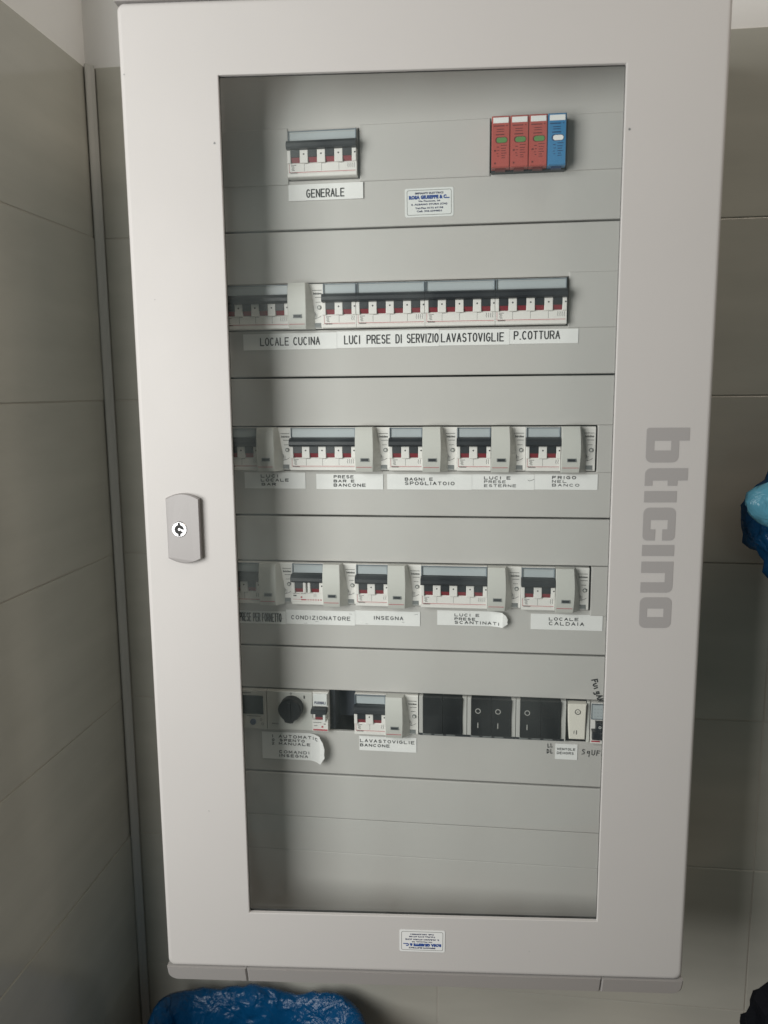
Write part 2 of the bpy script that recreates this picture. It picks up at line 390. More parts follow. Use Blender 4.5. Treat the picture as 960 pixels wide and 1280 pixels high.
# lock
lk = MB(); n_ = 10
cx_, hw, zz, arc = -.5468, .0172, .0300, .0048
def plate(ins_, y):
    pts = []; w = hw-ins_; 
    for i in range(n_+1):
        t = i/n_; x = w-2*w*t; pts.append((cx_+x, y+.0016*((x/w)**2-1)*-1*0, zz-ins_+arc*(1-(2*t-1)**2)))
    for i in range(n_+1):
        t = i/n_; x = -w+2*w*t; pts.append((cx_+x, y, -(zz-ins_+arc*(1-(2*t-1)**2))))
    return pts
def bow(pts, k):                                       # face bowed: right hand side stands higher
    return [(x, y-k*max(0,(x-(cx_-hw))/(2*hw))**1.3, z) for x, y, z in pts]
lk.loops([plate(0, -.0001), bow(plate(0, -.0012), .0045), bow(plate(.0008, -.0022), .0045)], 'lock', cap=True)
# bevel at right side leaning in
lock = dpart(lk, 'lock_plate')
KC = (-.5506, -.0005)
def ybow(x): return -.0022-.0045*((x-(cx_-hw))/(2*hw))**1.3
yk = ybow(KC[0])-.0012
kc = MB(); nn = 24
ringk = lambda r, y: [(KC[0]+r*math.cos(2*PI*i/nn), y, KC[1]+r*math.sin(2*PI*i/nn)) for i in range(nn)]
kc.loops([ringk(.0078, yk+.004), ringk(.0078, yk), ringk(.0072, yk-.0006), ringk(.0062, yk-.0006)], 'chrome', cap=True)
dpart(kc, 'lock_cylinder')
kh = MB()
kh.disc(KC[0], KC[1], yk-.0010, .0046, 'gasket', 20)
kh.box(KC[0]-.0011, KC[0]+.0009, yk-.0011, yk, KC[1]-.0066, KC[1]+.0066, 'gasket')
kh.disc(KC[0]+.0004, KC[1]+.0002, yk-.0014, .0014, 'chrome', 14)
kh.add([(KC[0]+.0020,yk-.0012,KC[1]+.0005),(KC[0]+.0048,yk-.0012,KC[1]-.0005),(KC[0]+.0046,yk-.0012,KC[1]-.0030),(KC[0]+.0022,yk-.0012,KC[1]-.0016)], [(0,1,2,3)], 'chrome')
dpart(kh, 'keyhole')
# word mark on the door, reading downwards
def logo():
    cu = bpy.data.curves.new('l', 'CURVE'); cu.dimensions = '2D'; cu.fill_mode = 'BOTH'
    def poly(pts):
        s = cu.splines.new('POLY'); s.points.add(len(pts)-1)
        for p, (a, b_) in zip(s.points, pts): p.co = (a, b_, 0, 1)
        s.use_cyclic_u = True
    def rr4(s0, s1, t0, t1, rs):                       # radii: (s0t0, s1t0, s1t1, s0t1)
        o = []
        for (cx, cy, a0, r) in ((s0,t0,PI,rs[0]),(s1,t0,1.5*PI,rs[1]),(s1,t1,0,rs[2]),(s0,t1,PI/2,rs[3])):
            sx = 1 if cx == s0 else -1; sy = 1 if cy == t0 else -1
            if r == 0: o.append((cx, cy)); continue
            for i in range(6):
                a = a0+PI/2*i/5; o.append((cx+sx*r+r*math.cos(a), cy+sy*r+r*math.sin(a)))
        return o
    k = .00078; S = lambda p: (p-535)*k
    X = .0305; AS = .0400; r = .0055
    def arcp(cx, cy, r_, a0, a1): return [(cx+r_*math.cos(a0+(a1-a0)*i/5), cy+r_*math.sin(a0+(a1-a0)*i/5)) for i in range(6)]
    # b
    s0, s1 = S(535), S(577); st = s0+.0122
    poly([(s0, 0.0025)]+arcp(s0+.0025, .0025, .0025, PI, 1.5*PI)+arcp(s1-r, r, r, -PI/2, 0)+arcp(s1-r, X-r, r, 0, PI/2)+[(st, X), (st, AS), (s0, AS)])
    poly(rr4(st, st+.0092, .0075, .0232, (0,0,0,0)))
    # t
    s0, s1 = S(584), S(605.5); st = s0+.0118
    poly(arcp(s0+r, r, r, PI, 1.5*PI)+[(s1, 0), (s1, .0072), (st, .0072), (st, .0215), (s1, .0215), (s1, X), (st, X), (st, AS), (s0, AS)])
    # i
    poly(rr4(S(612), S(626), 0, X, (0,0,0,0)))
    # c
    s0, s1 = S(632.5), S(673.5)
    poly(arcp(s0+r, r, r, PI, 1.5*PI)+arcp(s1-r*.8, r*.8, r*.8, -PI/2, 0)+[(s1, .0118), (s0+.0210, .0118), (s0+.0210, .0070), (s0+.0120, .0070), (s0+.0120, .0232), (s0+.0210, .0232), (s0+.0210, .0185), (s1, .0185)]+arcp(s1-r*.8, X-r*.8, r*.8, 0, PI/2)+arcp(s0+r, X-r, r, PI/2, PI))
    # i
    poly(rr4(S(679), S(693), 0, X, (0,0,0,0)))
    # n
    s0, s1 = S(700), S(739.5)
    poly([(s0, 0), (s0+.0112, 0), (s0+.0112, .0228), (s0+.0205, .0228), (s0+.0205, 0), (s1, 0)]+arcp(s1-r, X-r, r, 0, PI/2)+[(s0, X)])
    # o
    s0, s1 = S(745.5), S(785)
    poly(rr4(s0, s1, 0, X, (r,r,r,r))); poly(rr4(s0+.0113, s0+.0198, .0072, .0230, (0,0,0,0)))
    ob = bpy.data.objects.new('l', cu); SC.collection.objects.link(ob)
    dg = bpy.context.evaluated_depsgraph_get(); dg.update(); me = ob.evaluated_get(dg).to_mesh()
    mb = MB(); mb.add([(-.1002+v.co.y, -.00025, .0960-v.co.x) for v in me.vertices], [tuple(p.vertices) for p in me.polygons], 'logo')
    ob.evaluated_get(dg).to_mesh_clear(); bpy.data.objects.remove(ob)
    return mb
dpart(logo(), 'printed_lettering')
# small scuffs and specks on the door paint
for (u, z, r_) in ((-.5020,.359,.0010),(-.1262,.362,.0011),(-.583,.42,.0006),(-.45,.34,.0004),(-.565,.22,.0004),(-.535,-.30,.0005),(-.20,-.452,.0004)):
    dpart(MB().disc(u, z, -.00022, r_, 'grey', 8), 'paint_chip')

# ------------------------------------------------------------------ devices
def breaker_parts(t, n, special=False):
    Wd = n*.0175; g0, g1 = .00015, Wd-.00015
    b = MB().prof(g0, g1, [(.030,.0225),(-.004,.0225),(-.004,-.0083),(-.0085,-.0088),(-.0092,-.0100),(-.0092,-.0187),(-.0100,-.0192),(-.0100,-.0218),(-.0090,-.0225),(.030,-.0225)], 'white')
    b.build('body', t)
    lb = MB().cbox(g0+.0010, g1-.0010, -.0062, -.0041, .0120, .0218, .0005, 'lwin').build('label_window', t)
    fr_ = MB()
    fr_.box(g0+.0004, g1-.0004, -.0070, -.0040, .0211, .0219, 'lframe' )
    for xx in (g0+.0003, g1-.0013): fr_.cbox(xx, xx+.0010, -.0078, -.0040, .0118, .0221, .0002, 'lframe')
    fr_.box(g0+.0025, g1-.0025, -.0066, -.0062, .0200, .0203, 'strip')
    fr_.build('window_frame', lb)
    MB().prof(g0-.00005, g1+.00005, [(-.003,.0117),(-.0110,.0117),(-.0142,.0105),(-.0158,.0082),(-.0160,.0050),(-.0150,.0034),(-.0130,.0030),(-.003,.0030)], 'dark').build('toggle_bar', t)
    for k in range(n):
        c = (k+.5)*.0175-.0004
        tg = MB().box(c-.0042, c+.0042, -.0115, -.003, -.0040, .0029, 'dark').build('toggle', t)
        MB().prof(c-.0042, c+.0042, [(-.003,-.0041),(-.0105,-.0041),(-.0085,-.0086),(-.003,-.0086)], 'redind').build('indicator', tg)
    for k in range(n+1):
        c = k*.0175-.0004; a = max(g0, c-.0042); c2 = min(g1, c+.0042)
        if special and 0 < k < n:
            tb = MB().cbox(a, a+.0033, -.0125, -.004, -.0087, .0029, .0008, 'white'); tb.cbox(c2-.0033, c2, -.0125, -.004, -.0087, .0029, .0008, 'white'); tb.box(a+.0034, c2-.0034, -.006, -.004, -.0086, .0028, 'grey')
        else:
            tb = MB().cbox(a, c2, -.0112, -.004, -.0095, .0029, .0006, 'white')
            if k > 0: tb.disc(min(c, g1-.0013), -.0012, -.01125, .00085, 'blackink', 8)
        tb.build('divider_tab', t)
    p = MB(); y = -.00935
    if special:
        for i in range(2): p.box(.0012+i*.0085, .0085+i*.007, y, -.009, -.0105, -.0101, 'greyink')
        p.box(.0015, .0050, y, -.009, -.0133, -.0118, 'greyink'); p.disc(.0105, -.0142, y, .0010, 'redink', 10)
        p.box(.0100, .0160, y, -.009, -.0177, -.0164, 'redink'); p.box(.0012, .0098, y, -.009, -.0169, -.0166, 'redink')
        for i in range(6): p.box(.0172+i*.0028, .0186+i*.0028, y, -.009, -.0177, -.0164, 'redink')
        for i in range(2): p.box(.0243+i*.002, .0246+i*.002, y, -.009, -.0140, -.0100, 'greyink')
    else:
        p.box(.0016, .00195, y, -.009, -.0177, -.0100, 'redink'); p.box(.0016, Wd-.0012, y, -.009, -.0181, -.0176, 'redink')
        for i, (xa, xb) in enumerate(((.0036,.0088),(.0038,.0066),(.0044,.0070),(.0040,.0066),(.0046,.0072))):
            p.box(xa, xb, y, -.009, -.0113-i*.0012, -.0108-i*.0012, 'greyink')
        put_text(p, 'bticino', .0030, .0100, -.0190, -.0172, y-.0001, 'blackink', .02)
        for k in range(1, n):
            c = k*.0175-.0004; p.box(c-.00012, c+.00012, y, -.009, -.0170, -.0100, 'greyink'); p.box(c, c+.004, y, -.009, -.0101, -.0098, 'greyink')
        for k in range(n):
            xk = Wd-.0026-k*.0021
            stroke(p, [(xk,-.0105),(xk+.0005,-.0118),(xk-.0002,-.0130),(xk+.0004,-.0148)], .00035, y, 'greyink')
    p.build('printed_marks', t)

def rcd_parts(t):
    Wd = .035
    MB().prof(.00015, Wd-.00015, [(.030,.0225),(-.0028,.0225),(-.0034,.021),(-.0034,-.021),(-.0028,-.0225),(.030,-.0225)], 'white').build('body', t)
    c = MB(); nz = 14; rows = []
    for i in range(nz+1):
        s = i/nz; z = -.0232+.0462*s
        f = math.sin(PI*min(1, max(0, s)))
        yf = -.0127-.0040*f**.7; xr = .0186+.0010*f; xf = .0198+.0062*min(1, (1-s)*1.5)**.8
        rows.append([(.0002, -.003, z), (.0002, yf+.0005, z), (.0007, yf, z), (xr-.0006, yf, z), (xr, yf+.0006, z), (xf, -.0033, z), (xf, -.002, z)])
    vs = [p for r in rows for p in r]; m_ = 7
    fs = [(i*m_+j, i*m_+j+1, (i+1)*m_+j+1, (i+1)*m_+j) for i in range(nz) for j in range(m_-1)]
    fs += [tuple(range(m_)), tuple(range(nz*m_, nz*m_+m_))[::-1]]
    c.add(vs, fs, 'cover'); cv = c.build('raised_cover', t)
    w = MB().box(.0058, .0148, -.0167, -.0105, -.0124, -.0088, 'grey').box(.0066, .0140, -.01685, -.0166, -.0118, -.0094, 'dark')
    w.box(.0012, .0172, -.0152, -.0130, -.0186, -.0182, 'redink'); w.build('indicator_window', cv)
    p = MB(); y = -.0037
    p.box(.0235, .0332, y, -.0033, .0158, .0163, 'greyink')
    put_text(p, 'bticino', .0245, .0332, .0118, .0140, y-.0001, 'blackink', .03)
    p.box(.0262, .0332, y, -.0033, .0088, .0093, 'greyink'); p.box(.0270, .0320, y, -.0033, .0040, .0044, 'greyink')
    p.disc(.0245, -.0075, y, .0022, 'greyink', 10, .0018)
    stroke(p, [(.0225,-.0130),(.0262,-.0122),(.0300,-.0112),(.0325,-.0096)], .0004, y, 'greyink')
    for i in range(4): p.box(.0240+i*.0008, .0285, y, -.0033, -.0080-i*.0012, -.0077-i*.0012, 'greyink')
    p.build('printed_marks', t)
    tb = MB(); tb.loops([[(.0306+r_*math.cos(2*PI*i/12), yy, -.0012+r_*math.sin(2*PI*i/12)) for i in range(12)] for r_, yy in ((.0022,-.003),(.0022,-.0044),(.0017,-.0050))], 'grey', cap=True)
    tb.disc(.0306, -.0012, -.00505, .0013, 'cover', 12); tb.build('test_button', t)
    MB().box(.0232, .0322, -.0038, -.0025, -.0218, -.0168, 'grey').box(.0238, .0316, -.0040, -.0039, -.0212, -.0208, 'strip').build('terminal_shutter', t)

GB = 'circuit breakers clipped into the cabinet rows'; GR = 'residual current blocks beside the circuit breakers'
proto = {}
def breaker(n, x, row, label):
    z = RC[row]
    if n not in proto:
        t = thing('circuit_breaker', label, 'circuit breaker', (x, 0, z), GB); breaker_parts(t, n); proto[n] = t
    else: dup(proto[n], (x, 0, z), label, GB)
def rcd(x, row, label):
    z = RC[row]
    if 'r' not in proto:
        t = thing('residual_current_block', label, 'residual current block', (x, 0, z), GR); rcd_parts(t); proto['r'] = t
    else: dup(proto['r'], (x, 0, z), label, GR)
breaker(4, -.3100, 0, 'four pole circuit breaker alone above the GENERALE label')
breaker(4, -.3824, 1, 'partly shaded four pole circuit breaker above the LOCALE CUCINA label')
rcd(-.3124, 1, 'residual current block above the LOCALE CUCINA label, only one in the second row')
breaker(2, -.2774, 1, 'two pole circuit breaker above the word LUCI in the second row')
breaker(4, -.2424, 1, 'four pole circuit breaker above the words PRESE DI SERVIZIO')
breaker(4, -.1724, 1, 'four pole circuit breaker above the LAVASTOVIGLIE label in the second row')
breaker(4, -.1024, 1, 'four pole circuit breaker above the P.COTTURA label')
breaker(2, -.3850, 2, 'shaded two pole circuit breaker at the left end of the third row')
rcd(-.3500, 2, 'half shaded residual current block above the LUCI LOCALE BAR label')
breaker(4, -.3150, 2, 'four pole circuit breaker above the PRESE BAR E BANCONE label')
rcd(-.2450, 2, 'residual current block right of the breaker for PRESE BAR E BANCONE')
breaker(2, -.2100, 2, 'two pole circuit breaker above the BAGNI E SPOGLIATOIO label')
rcd(-.1750, 2, 'residual current block above the end of the word SPOGLIATOIO')
breaker(2, -.1400, 2, 'two pole circuit breaker between the BAGNI and ESTERNE blocks in the third row')
rcd(-.1050, 2, 'residual current block above the LUCI E PRESE ESTERNE label')
breaker(2, -.0700, 2, 'two pole circuit breaker above and left of the FRIGO NEL BANCO label text')
rcd(-.0350, 2, 'residual current block above the FRIGO NEL BANCO label')
breaker(2, -.3872, 3, 'shaded two pole circuit breaker above the PRESE PER FORNETTO label')
rcd(-.3522, 3, 'half shaded residual current block above the end of the FORNETTO label')
t = thing('circuit_breaker', 'two pole breaker with a row of red dashes above the CONDIZIONATORE label', 'circuit breaker', (-.3172, 0, RC[3]), GB); breaker_parts(t, 2, True)
rcd(-.2822, 3, 'residual current block above the end of the CONDIZIONATORE label')
breaker(2, -.2472, 3, 'two pole circuit breaker above the start of the INSEGNA label')
rcd(-.2122, 3, 'residual current block above the end of the INSEGNA label')
breaker(4, -.1772, 3, 'four pole circuit breaker above the LUCI E PRESE SCANTINATI label')
rcd(-.1072, 3, 'residual current block above the curled end of the SCANTINATI label')
breaker(2, -.0722, 3, 'two pole circuit breaker above the start of the LOCALE CALDAIA label')
rcd(-.0372, 3, 'residual current block above the LOCALE CALDAIA text at the right end')
breaker(2, -.2508, 4, 'two pole circuit breaker above the LAVASTOVIGLIE BANCONE label in the bottom row')
rcd(-.2158, 4, 'residual current block between a two pole breaker and black rockers in the bottom row')

# surge arrester: four plug in cartridges
t = thing('surge_arrester', 'red and blue four cartridge surge arrester in the top row', 'surge arrester', (-.1080, 0, .3655))
MB().box(0, .0703, -.0085, .03, -.0240, .0245, 'inside').build('base', t)
for k in range(4):
    m_, dk = ('red', 'reddk') if k < 3 else ('blue', 'bluedk')
    x = k*.0176
    c = MB()
    b = [rrect(x+.0002, x+.0174, -.0225, .0243, .0006, -.002, 3), rrect(x+.0002, x+.0174, -.0225, .0243, .0006, -.0186, 3), rrect(x+.0010, x+.0166, -.0215, .0235, .0006, -.0198, 3)]
    c.loops(b, m_, cap=True)
    cc = c.build('cartridge', t)
    MB().cbox(x+.0016, x+.0160, -.0204, -.0197, .0175, .0225, .0002, 'paper').build('label_field', cc)
    win = MB().loops([rrect(x+.0036,x+.0150,-.0006,.0050,.0026,-.01985,5), rrect(x+.0036,x+.0150,-.0006,.0050,.0026,-.0201,5)], dk, cap=True)
    win.loops([rrect(x+.0048,x+.0146,-.0002,.0044,.0022,-.0202,5), rrect(x+.0048,x+.0146,-.0002,.0044,.0022,-.0203,5)], 'green' if k < 3 else 'paper', cap=True)
    win.build('status_window', cc)
    p = MB(); y = -.01995
    for i, (a, b2, zz_, h_) in enumerate(((.0020,.0122,.0150,.0009),(.0138,.0150,.0152,.0009),(.0048,.0118,.0120,.0006),(.0048,.0118,.0100,.0006),(.0040,.0122,.0072,.0009),
                                       (.0090,.0148,-.0026,.0006),(.0050,.0075,-.0040,.0006),(.0092,.0140,-.0052,.0006),(.0026,.0046,-.0072,.0014),(.0056,.0076,-.0070,.0006),(.0094,.0134,-.0074,.0006),
                                       (.0050,.0066,-.0098,.0006),(.0092,.0142,-.0096,.0006),(.0056,.0072,-.0122,.0006),(.0096,.0126,-.0118,.0006),(.0094,.0130,-.0138,.0006),(.0028,.0044,-.0186,.0016))):
        if k == 3 and i > 4 and i in (8, 16): continue
        p.box(x+a, x+b2, y, -.0197, zz_-h_/2, zz_+h_/2, dk)
    p.build('printed_marks', cc)
    MB().prof(x+.0040, x+.0136, [(-.0085,-.0226),(-.0160,-.0226),(-.0150,-.0240),(-.0085,-.0240)], dk).build('grip', cc)

# bottom row, from left
z = RC[4]
t = thing('time_switch', 'digital time switch with a dark screen, shaded at the left end of the bottom row', 'time switch', (-.3857, 0, z))
MB().cbox(.0002, .0348, -.0062, .03, -.0225, .0225, .0008, 'cover').build('body', t)
MB().cbox(.0050, .0315, -.0070, -.0060, -.0050, .0165, .0003, 'lcd').build('screen', t)
bt = MB(); bt.loops([[(.0194+r_*math.cos(2*PI*i/14), y_, -.0142+r_*math.sin(2*PI*i/14)) for i in range(14)] for r_, y_ in ((.0034,-.006),(.0034,-.0080),(.0028,-.0086))], 'btn', cap=True); bt.build('button', t)
p = MB(); p.box(.006, .018, -.00645, -.0061, .0192, .0198, 'greyink'); p.box(.012, .028, -.00645, -.0061, -.0078, -.0073, 'greyink')
p.disc(.0285, -.0115, -.0064, .0014, 'greyink', 10, .0010); p.disc(.0300, -.0165, -.0064, .0014, 'greyink', 10, .0010); p.build('printed_marks', t)

t = thing('selector_switch', 'black rotary selector knob on a pale square module in the bottom row', 'selector switch', (-.3505, 0, z))
MB().cbox(.0002, .0523, -.0060, .03, -.0225, .0225, .0008, 'cover').build('body', t)
kb = MB(); kx, kz = .0290, .0075-.0
kz = .0050
def kring(r, y):
    o = []
    for i in range(32):
        a = 2*PI*i/32; rr_ = r
        da = abs((a-1.47*PI+PI) % (2*PI)-PI)
        if da < .32: rr_ = r*1.17
        o.append((kx+rr_*math.cos(a), y, kz+rr_*math.sin(a)))
    return o
kb.loops([kring(.0132, -.006), kring(.0130, -.0165), kring(.0118, -.0180)], 'black', cap=True); kb.build('knob', t)
MB().cbox(kx-.0018, kx+.0018, -.0192, -.0179, kz-.0100, kz+.0100, .0006, 'black').build('knob_grip', t)
p = MB(); p.box(.0425, .0440, -.0063, -.0059, .0150, .0185, 'blackink'); put_text(p, '0', .0272, .0292, .0190, .0218, -.0062, 'greyink', .02); put_text(p, 'bticino', .0060, .0130, -.0163, -.0143, -.0062, 'greyink', .02); p.build('printed_marks', t)

def mini_breaker(x, label, cream=False):
    t = thing('circuit_breaker', label, 'circuit breaker', (x, 0, z), GB)
    MB().prof(.0002, .0178, [(.030,.0225),(-.0045,.0225),(-.0045,-.0070),(-.0085,-.0080),(-.0085,-.0210),(-.0070,-.0225),(.030,-.0225)], 'white').build('body', t)
    lb = MB().cbox(.0012, .0168, -.0068, -.0044, .0075 if not cream else .0055, .0215, .0005, 'lwin' if cream else 'sticker').build('label_window', t)
    if cream:
        fr_ = MB(); 
        for a_, b_, c_, d_ in ((.0006,.0012,.0050,.0218),(.0168,.0174,.0050,.0218),(.0012,.0168,.0050,.0056),(.0012,.0168,.0212,.0218)): fr_.box(a_, b_, -.0072, -.004, c_, d_, 'lframe')
        for i in range(4):
            for j in range(3): fr_.disc(.0042+i*.0032, .0085+j*.0040, -.00685, .0004, 'greyink', 6)
        fr_.build('window_frame', lb)
        MB().prof(.0050, .0128, [(-.004,.0030),(-.0130,.0025),(-.0140,-.0070),(-.004,-.0070)], 'dark').build('toggle', t)
        MB().cbox(.0012, .0172, -.0150, -.004, -.0150, -.0062, .0012, 'dark').build('toggle_bar', t)
        p = MB().disc(.0089, -.0010, -.0136, .0014, 'sticker', 10, .0009); p.box(.001, .0100, -.0088, -.0084, -.0195, -.0180, 'redink'); p.box(.005, .008, -.0088, -.0084, -.0172, -.0160, 'greyink'); p.box(.010, .012, -.0088, -.0084, -.0172, -.0160, 'redink')
        p.build('printed_marks', t)
    else:
        p = MB(); put_text(p, 'FUSIBILI', .0028, .0152, .0095, .0128, -.0070, 'navyink', .04); p.build('lettering', lb)
        MB().prof(.0000, .0168, [(-.003,.0062),(-.0130,.0058),(-.0155,.0040),(-.0155,.0014),(-.0120,.0000),(-.003,.0000)], 'dark').build('toggle_bar', t)
        tg = MB().box(.0040, .0125, -.0100, -.003, -.0070, .0000, 'dark').build('toggle', t); MB().box(.0042, .0123, -.0102, -.0099, -.0069, -.0040, 'redind').build('indicator', tg)
        MB().cbox(.0128, .0155, -.0112, -.004, -.0090, -.0010, .0005, 'sticker').build('divider_tab', t)
        p = MB().box(.0012, .0172, -.0088, -.0084, -.0205, -.0188, 'redink'); p.box(.001, .0105, -.0088, -.0084, -.0112, -.0108, 'blackink'); p.box(.0105, .0125, -.0088, -.0084, -.0168, -.0150, 'redink'); p.box(.002, .006, -.0088, -.0084, -.0150, -.0146, 'greyink'); p.box(.013, .0155, -.0088, -.0084, -.0130, -.0122, 'greyink')
        p.build('printed_marks', t)
mini_breaker(-.2984, 'narrow one module breaker with a blue written window beside the rotary knob')
mini_breaker(.0033, 'narrow breaker with a black toggle beside the cream rocker, cut by the door frame', True)

def rocker(mb, x0, x1, zl, zh, m_, yt=-.0075, yb=-.0045):
    mb.prof(x0, x1, [(.004,zh),(yt+.0006,zh),(yt,zh-.0006),((yt+yb)/2+.0004,(zl+zh)/2),(yb-.0018,zl+.0006),(yb-.0010,zl),(.004,zl)], m_)
def holder(x, label, marks):
    t = thing('rocker_switch_pair', label, 'switch module', (x, 0, z), 'black switch modules in the bottom row')
    f = MB(); Wd = .0523
    f.cbox(.0003, .0046, -.0040, .03, -.0200, .0228, .0006, 'strip').cbox(Wd-.0048, Wd, -.0040, .03, -.0200, .0228, .0006, 'strip')
    f.box(.0003, Wd, -.0010, .03, -.0236, -.0202, 'inside')
    f.build('holder_frame', t)
    b = MB()
    for a in (.008, .021, .034):
        b.box(a-.004, a+.0055, -.0022, -.0010, -.0226, -.0204, 'grey')
    b.build('bottom_clips', t)
    for i in range(2):
        x0 = .0050+i*.0211
        rk = MB(); rocker(rk, x0+.0002, x0+.0208, -.0198, .0226, 'black'); ro = rk.build('rocker', t)
        if marks[i]:
            p = MB(); xm = x0+.0068+ (.0003 if i else 0); p.disc(xm, .0092, -.0071, .0029, 'strip', 18, .0022); p.box(xm-.0004, xm+.0004, -.0072, -.0060, -.0100, -.0042, 'strip')
            p.build('printed_marks', ro)
    return t
holder(-.1800, 'black switch module with two blank inserts, left of the marked rockers', (0, 0))
holder(-.1275, 'black double rocker switch marked with O and I on both halves', (1, 1))
holder(-.0750, 'black double module with O and I marks on its left half only', (1, 0))
t = thing('rocker_switch', 'cream rocker switch with a ring mark above the VENTOLE label', 'switch', (-.0236, 0, z))
f = MB().cbox(.0002, .0014, -.0045, .03, -.0225, .0232, .0004, 'strip').cbox(.0232, .0262, -.0045, .03, -.0225, .0232, .0006, 'cover').box(.0015, .0231, .0005, .03, -.0232, .0234, 'black'); f.build('holder_frame', t)
rk = MB(); n8 = 12
def rkr(i_, y):
    pts = []
    for k in range(n8+1):                                          # left edge bows slightly, tapering to the bottom
        s = k/n8; zz_ = .0222-i_-(.0412-2*i_)*s; pts.append((.0030+i_+.0022*s**2, y-(.0040*(1-s)+.0010)*1.0, zz_))
    for k in range(n8+1):
        s = 1-k/n8; zz_ = .0222-i_-(.0412-2*i_)*s; pts.append((.0222-i_-.0004*s, y-(.0040*(1-s)+.0010), zz_))
    return pts
rk.loops([[(a, .004, c_) for a, b_, c_ in rkr(0, 0)], rkr(0, -.0035), rkr(.0010, -.0046)], 'cream', cap=True)
ro = rk.build('rocker', t)
p = MB().disc(.0130, .0135, -.0092, .0031, 'greyink', 18, .0023); p.disc(.0130, .0135, -.0092, .0006, 'greyink', 8)
p.add([(.0098,-.0068,-.0085),(.0104,-.0068,-.0085),(.0100,-.0066,-.0120),(.0094,-.0066,-.0120)], [(0,1,2,3)], 'greyink'); p.add([(.0122,-.0068,-.0080),(.0130,-.0068,-.0080),(.0128,-.0066,-.0128),(.0120,-.0066,-.0128)], [(0,1,2,3)], 'greyink'); p.build('printed_marks', ro)

# ------------------------------------------------------------------ tape labels
TX = {}
for s, x0, x1, z0, z1 in (
('GENERALE',-.2932,-.2538,.3262,.3346),('LOCALE CUCINA',-.3463,-.2823,.1801,.1887),('LUCI',-.2570,-.2398,.1803,.1896),('PRESE',-.2335,-.2085,.1804,.1897),('DI',-.2035,-.1965,.1805,.1898),('SERVIZIO',-.1920,-.1593,.1807,.1901),
('LAVASTOVIGLIE',-.1569,-.0932,.1808,.1899),('P.COTTURA',-.0836,-.0377,.1822,.1908)): TX[s] = (x0, x1, z0, z1)
ROWS = {
'bar': [('LUCI',-.3501,-.3307,.0414,.0448),('LOCALE',-.3502,-.3194,.0371,.0404),('BAR',-.3495,-.3336,.0327,.0357)],
'prese': [('PRESE',-.2705,-.2490,.0409,.0443),('BAR E',-.2706,-.2482,.0366,.0396),('BANCONE',-.2707,-.2362,.0320,.0354)],
'bagni': [('BAGNI E',-.1945,-.1650,.0388,.0422),('SPOGLIATOIO',-.1945,-.1424,.0342,.0380)],
'esterne': [('LUCI E',-.1118,-.0846,.0405,.0438),('PRESE',-.1117,-.0895,.0367,.0396),('ESTERNE',-.1117,-.0788,.0326,.0355)],
'frigo': [('FRIGO',-.0423,-.0182,.0412,.0445),('NEL',-.0423,-.0277,.0375,.0404),('BANCO',-.0422,-.0148,.0336,.0365)],
'forn': [('PRESE PER FORNETTO',-.3799,-.3317,-.1190,-.1089)],
'cond': [('CONDIZIONATORE',-.3209,-.2548,-.1153,-.1107)],
'ins': [('INSEGNA',-.2292,-.1969,-.1132,-.1090)],
'scan': [('LUCI E',-.1417,-.1153,-.1071,-.1038),('PRESE',-.1417,-.1196,-.1114,-.1083),('SCANTINATI',-.1417,-.0941,-.1154,-.1119)],
'cald': [('LOCALE',-.0423,-.0117,-.1089,-.1054),('CALDAIA',-.0422,-.0058,-.1141,-.1101)],
'auto': [('1',-.3468,-.3452,-.2540,-.2502),('AUTOMATIC',-.3390,-.2925,-.2540,-.2502),('0',-.3469,-.3440,-.2583,-.2551),('SPENTO',-.3380,-.3090,-.2583,-.2551),('2',-.3471,-.3442,-.2624,-.2591),('MANUALE',-.3390,-.3026,-.2624,-.2591),('COMANDI',-.3390,-.3038,-.2723,-.2687),('INSEGNA',-.3391,-.3057,-.2767,-.2733)],
'lavb': [('LAVASTOVIGLIE',-.2461,-.1852,-.2547,-.2509),('BANCONE',-.2461,-.2128,-.2598,-.2563)],
'vent': [('VENTOLE',-.0306,-.0111,-.2535,-.2508),('DEHORS',-.0305,-.0127,-.2581,-.2552)]}
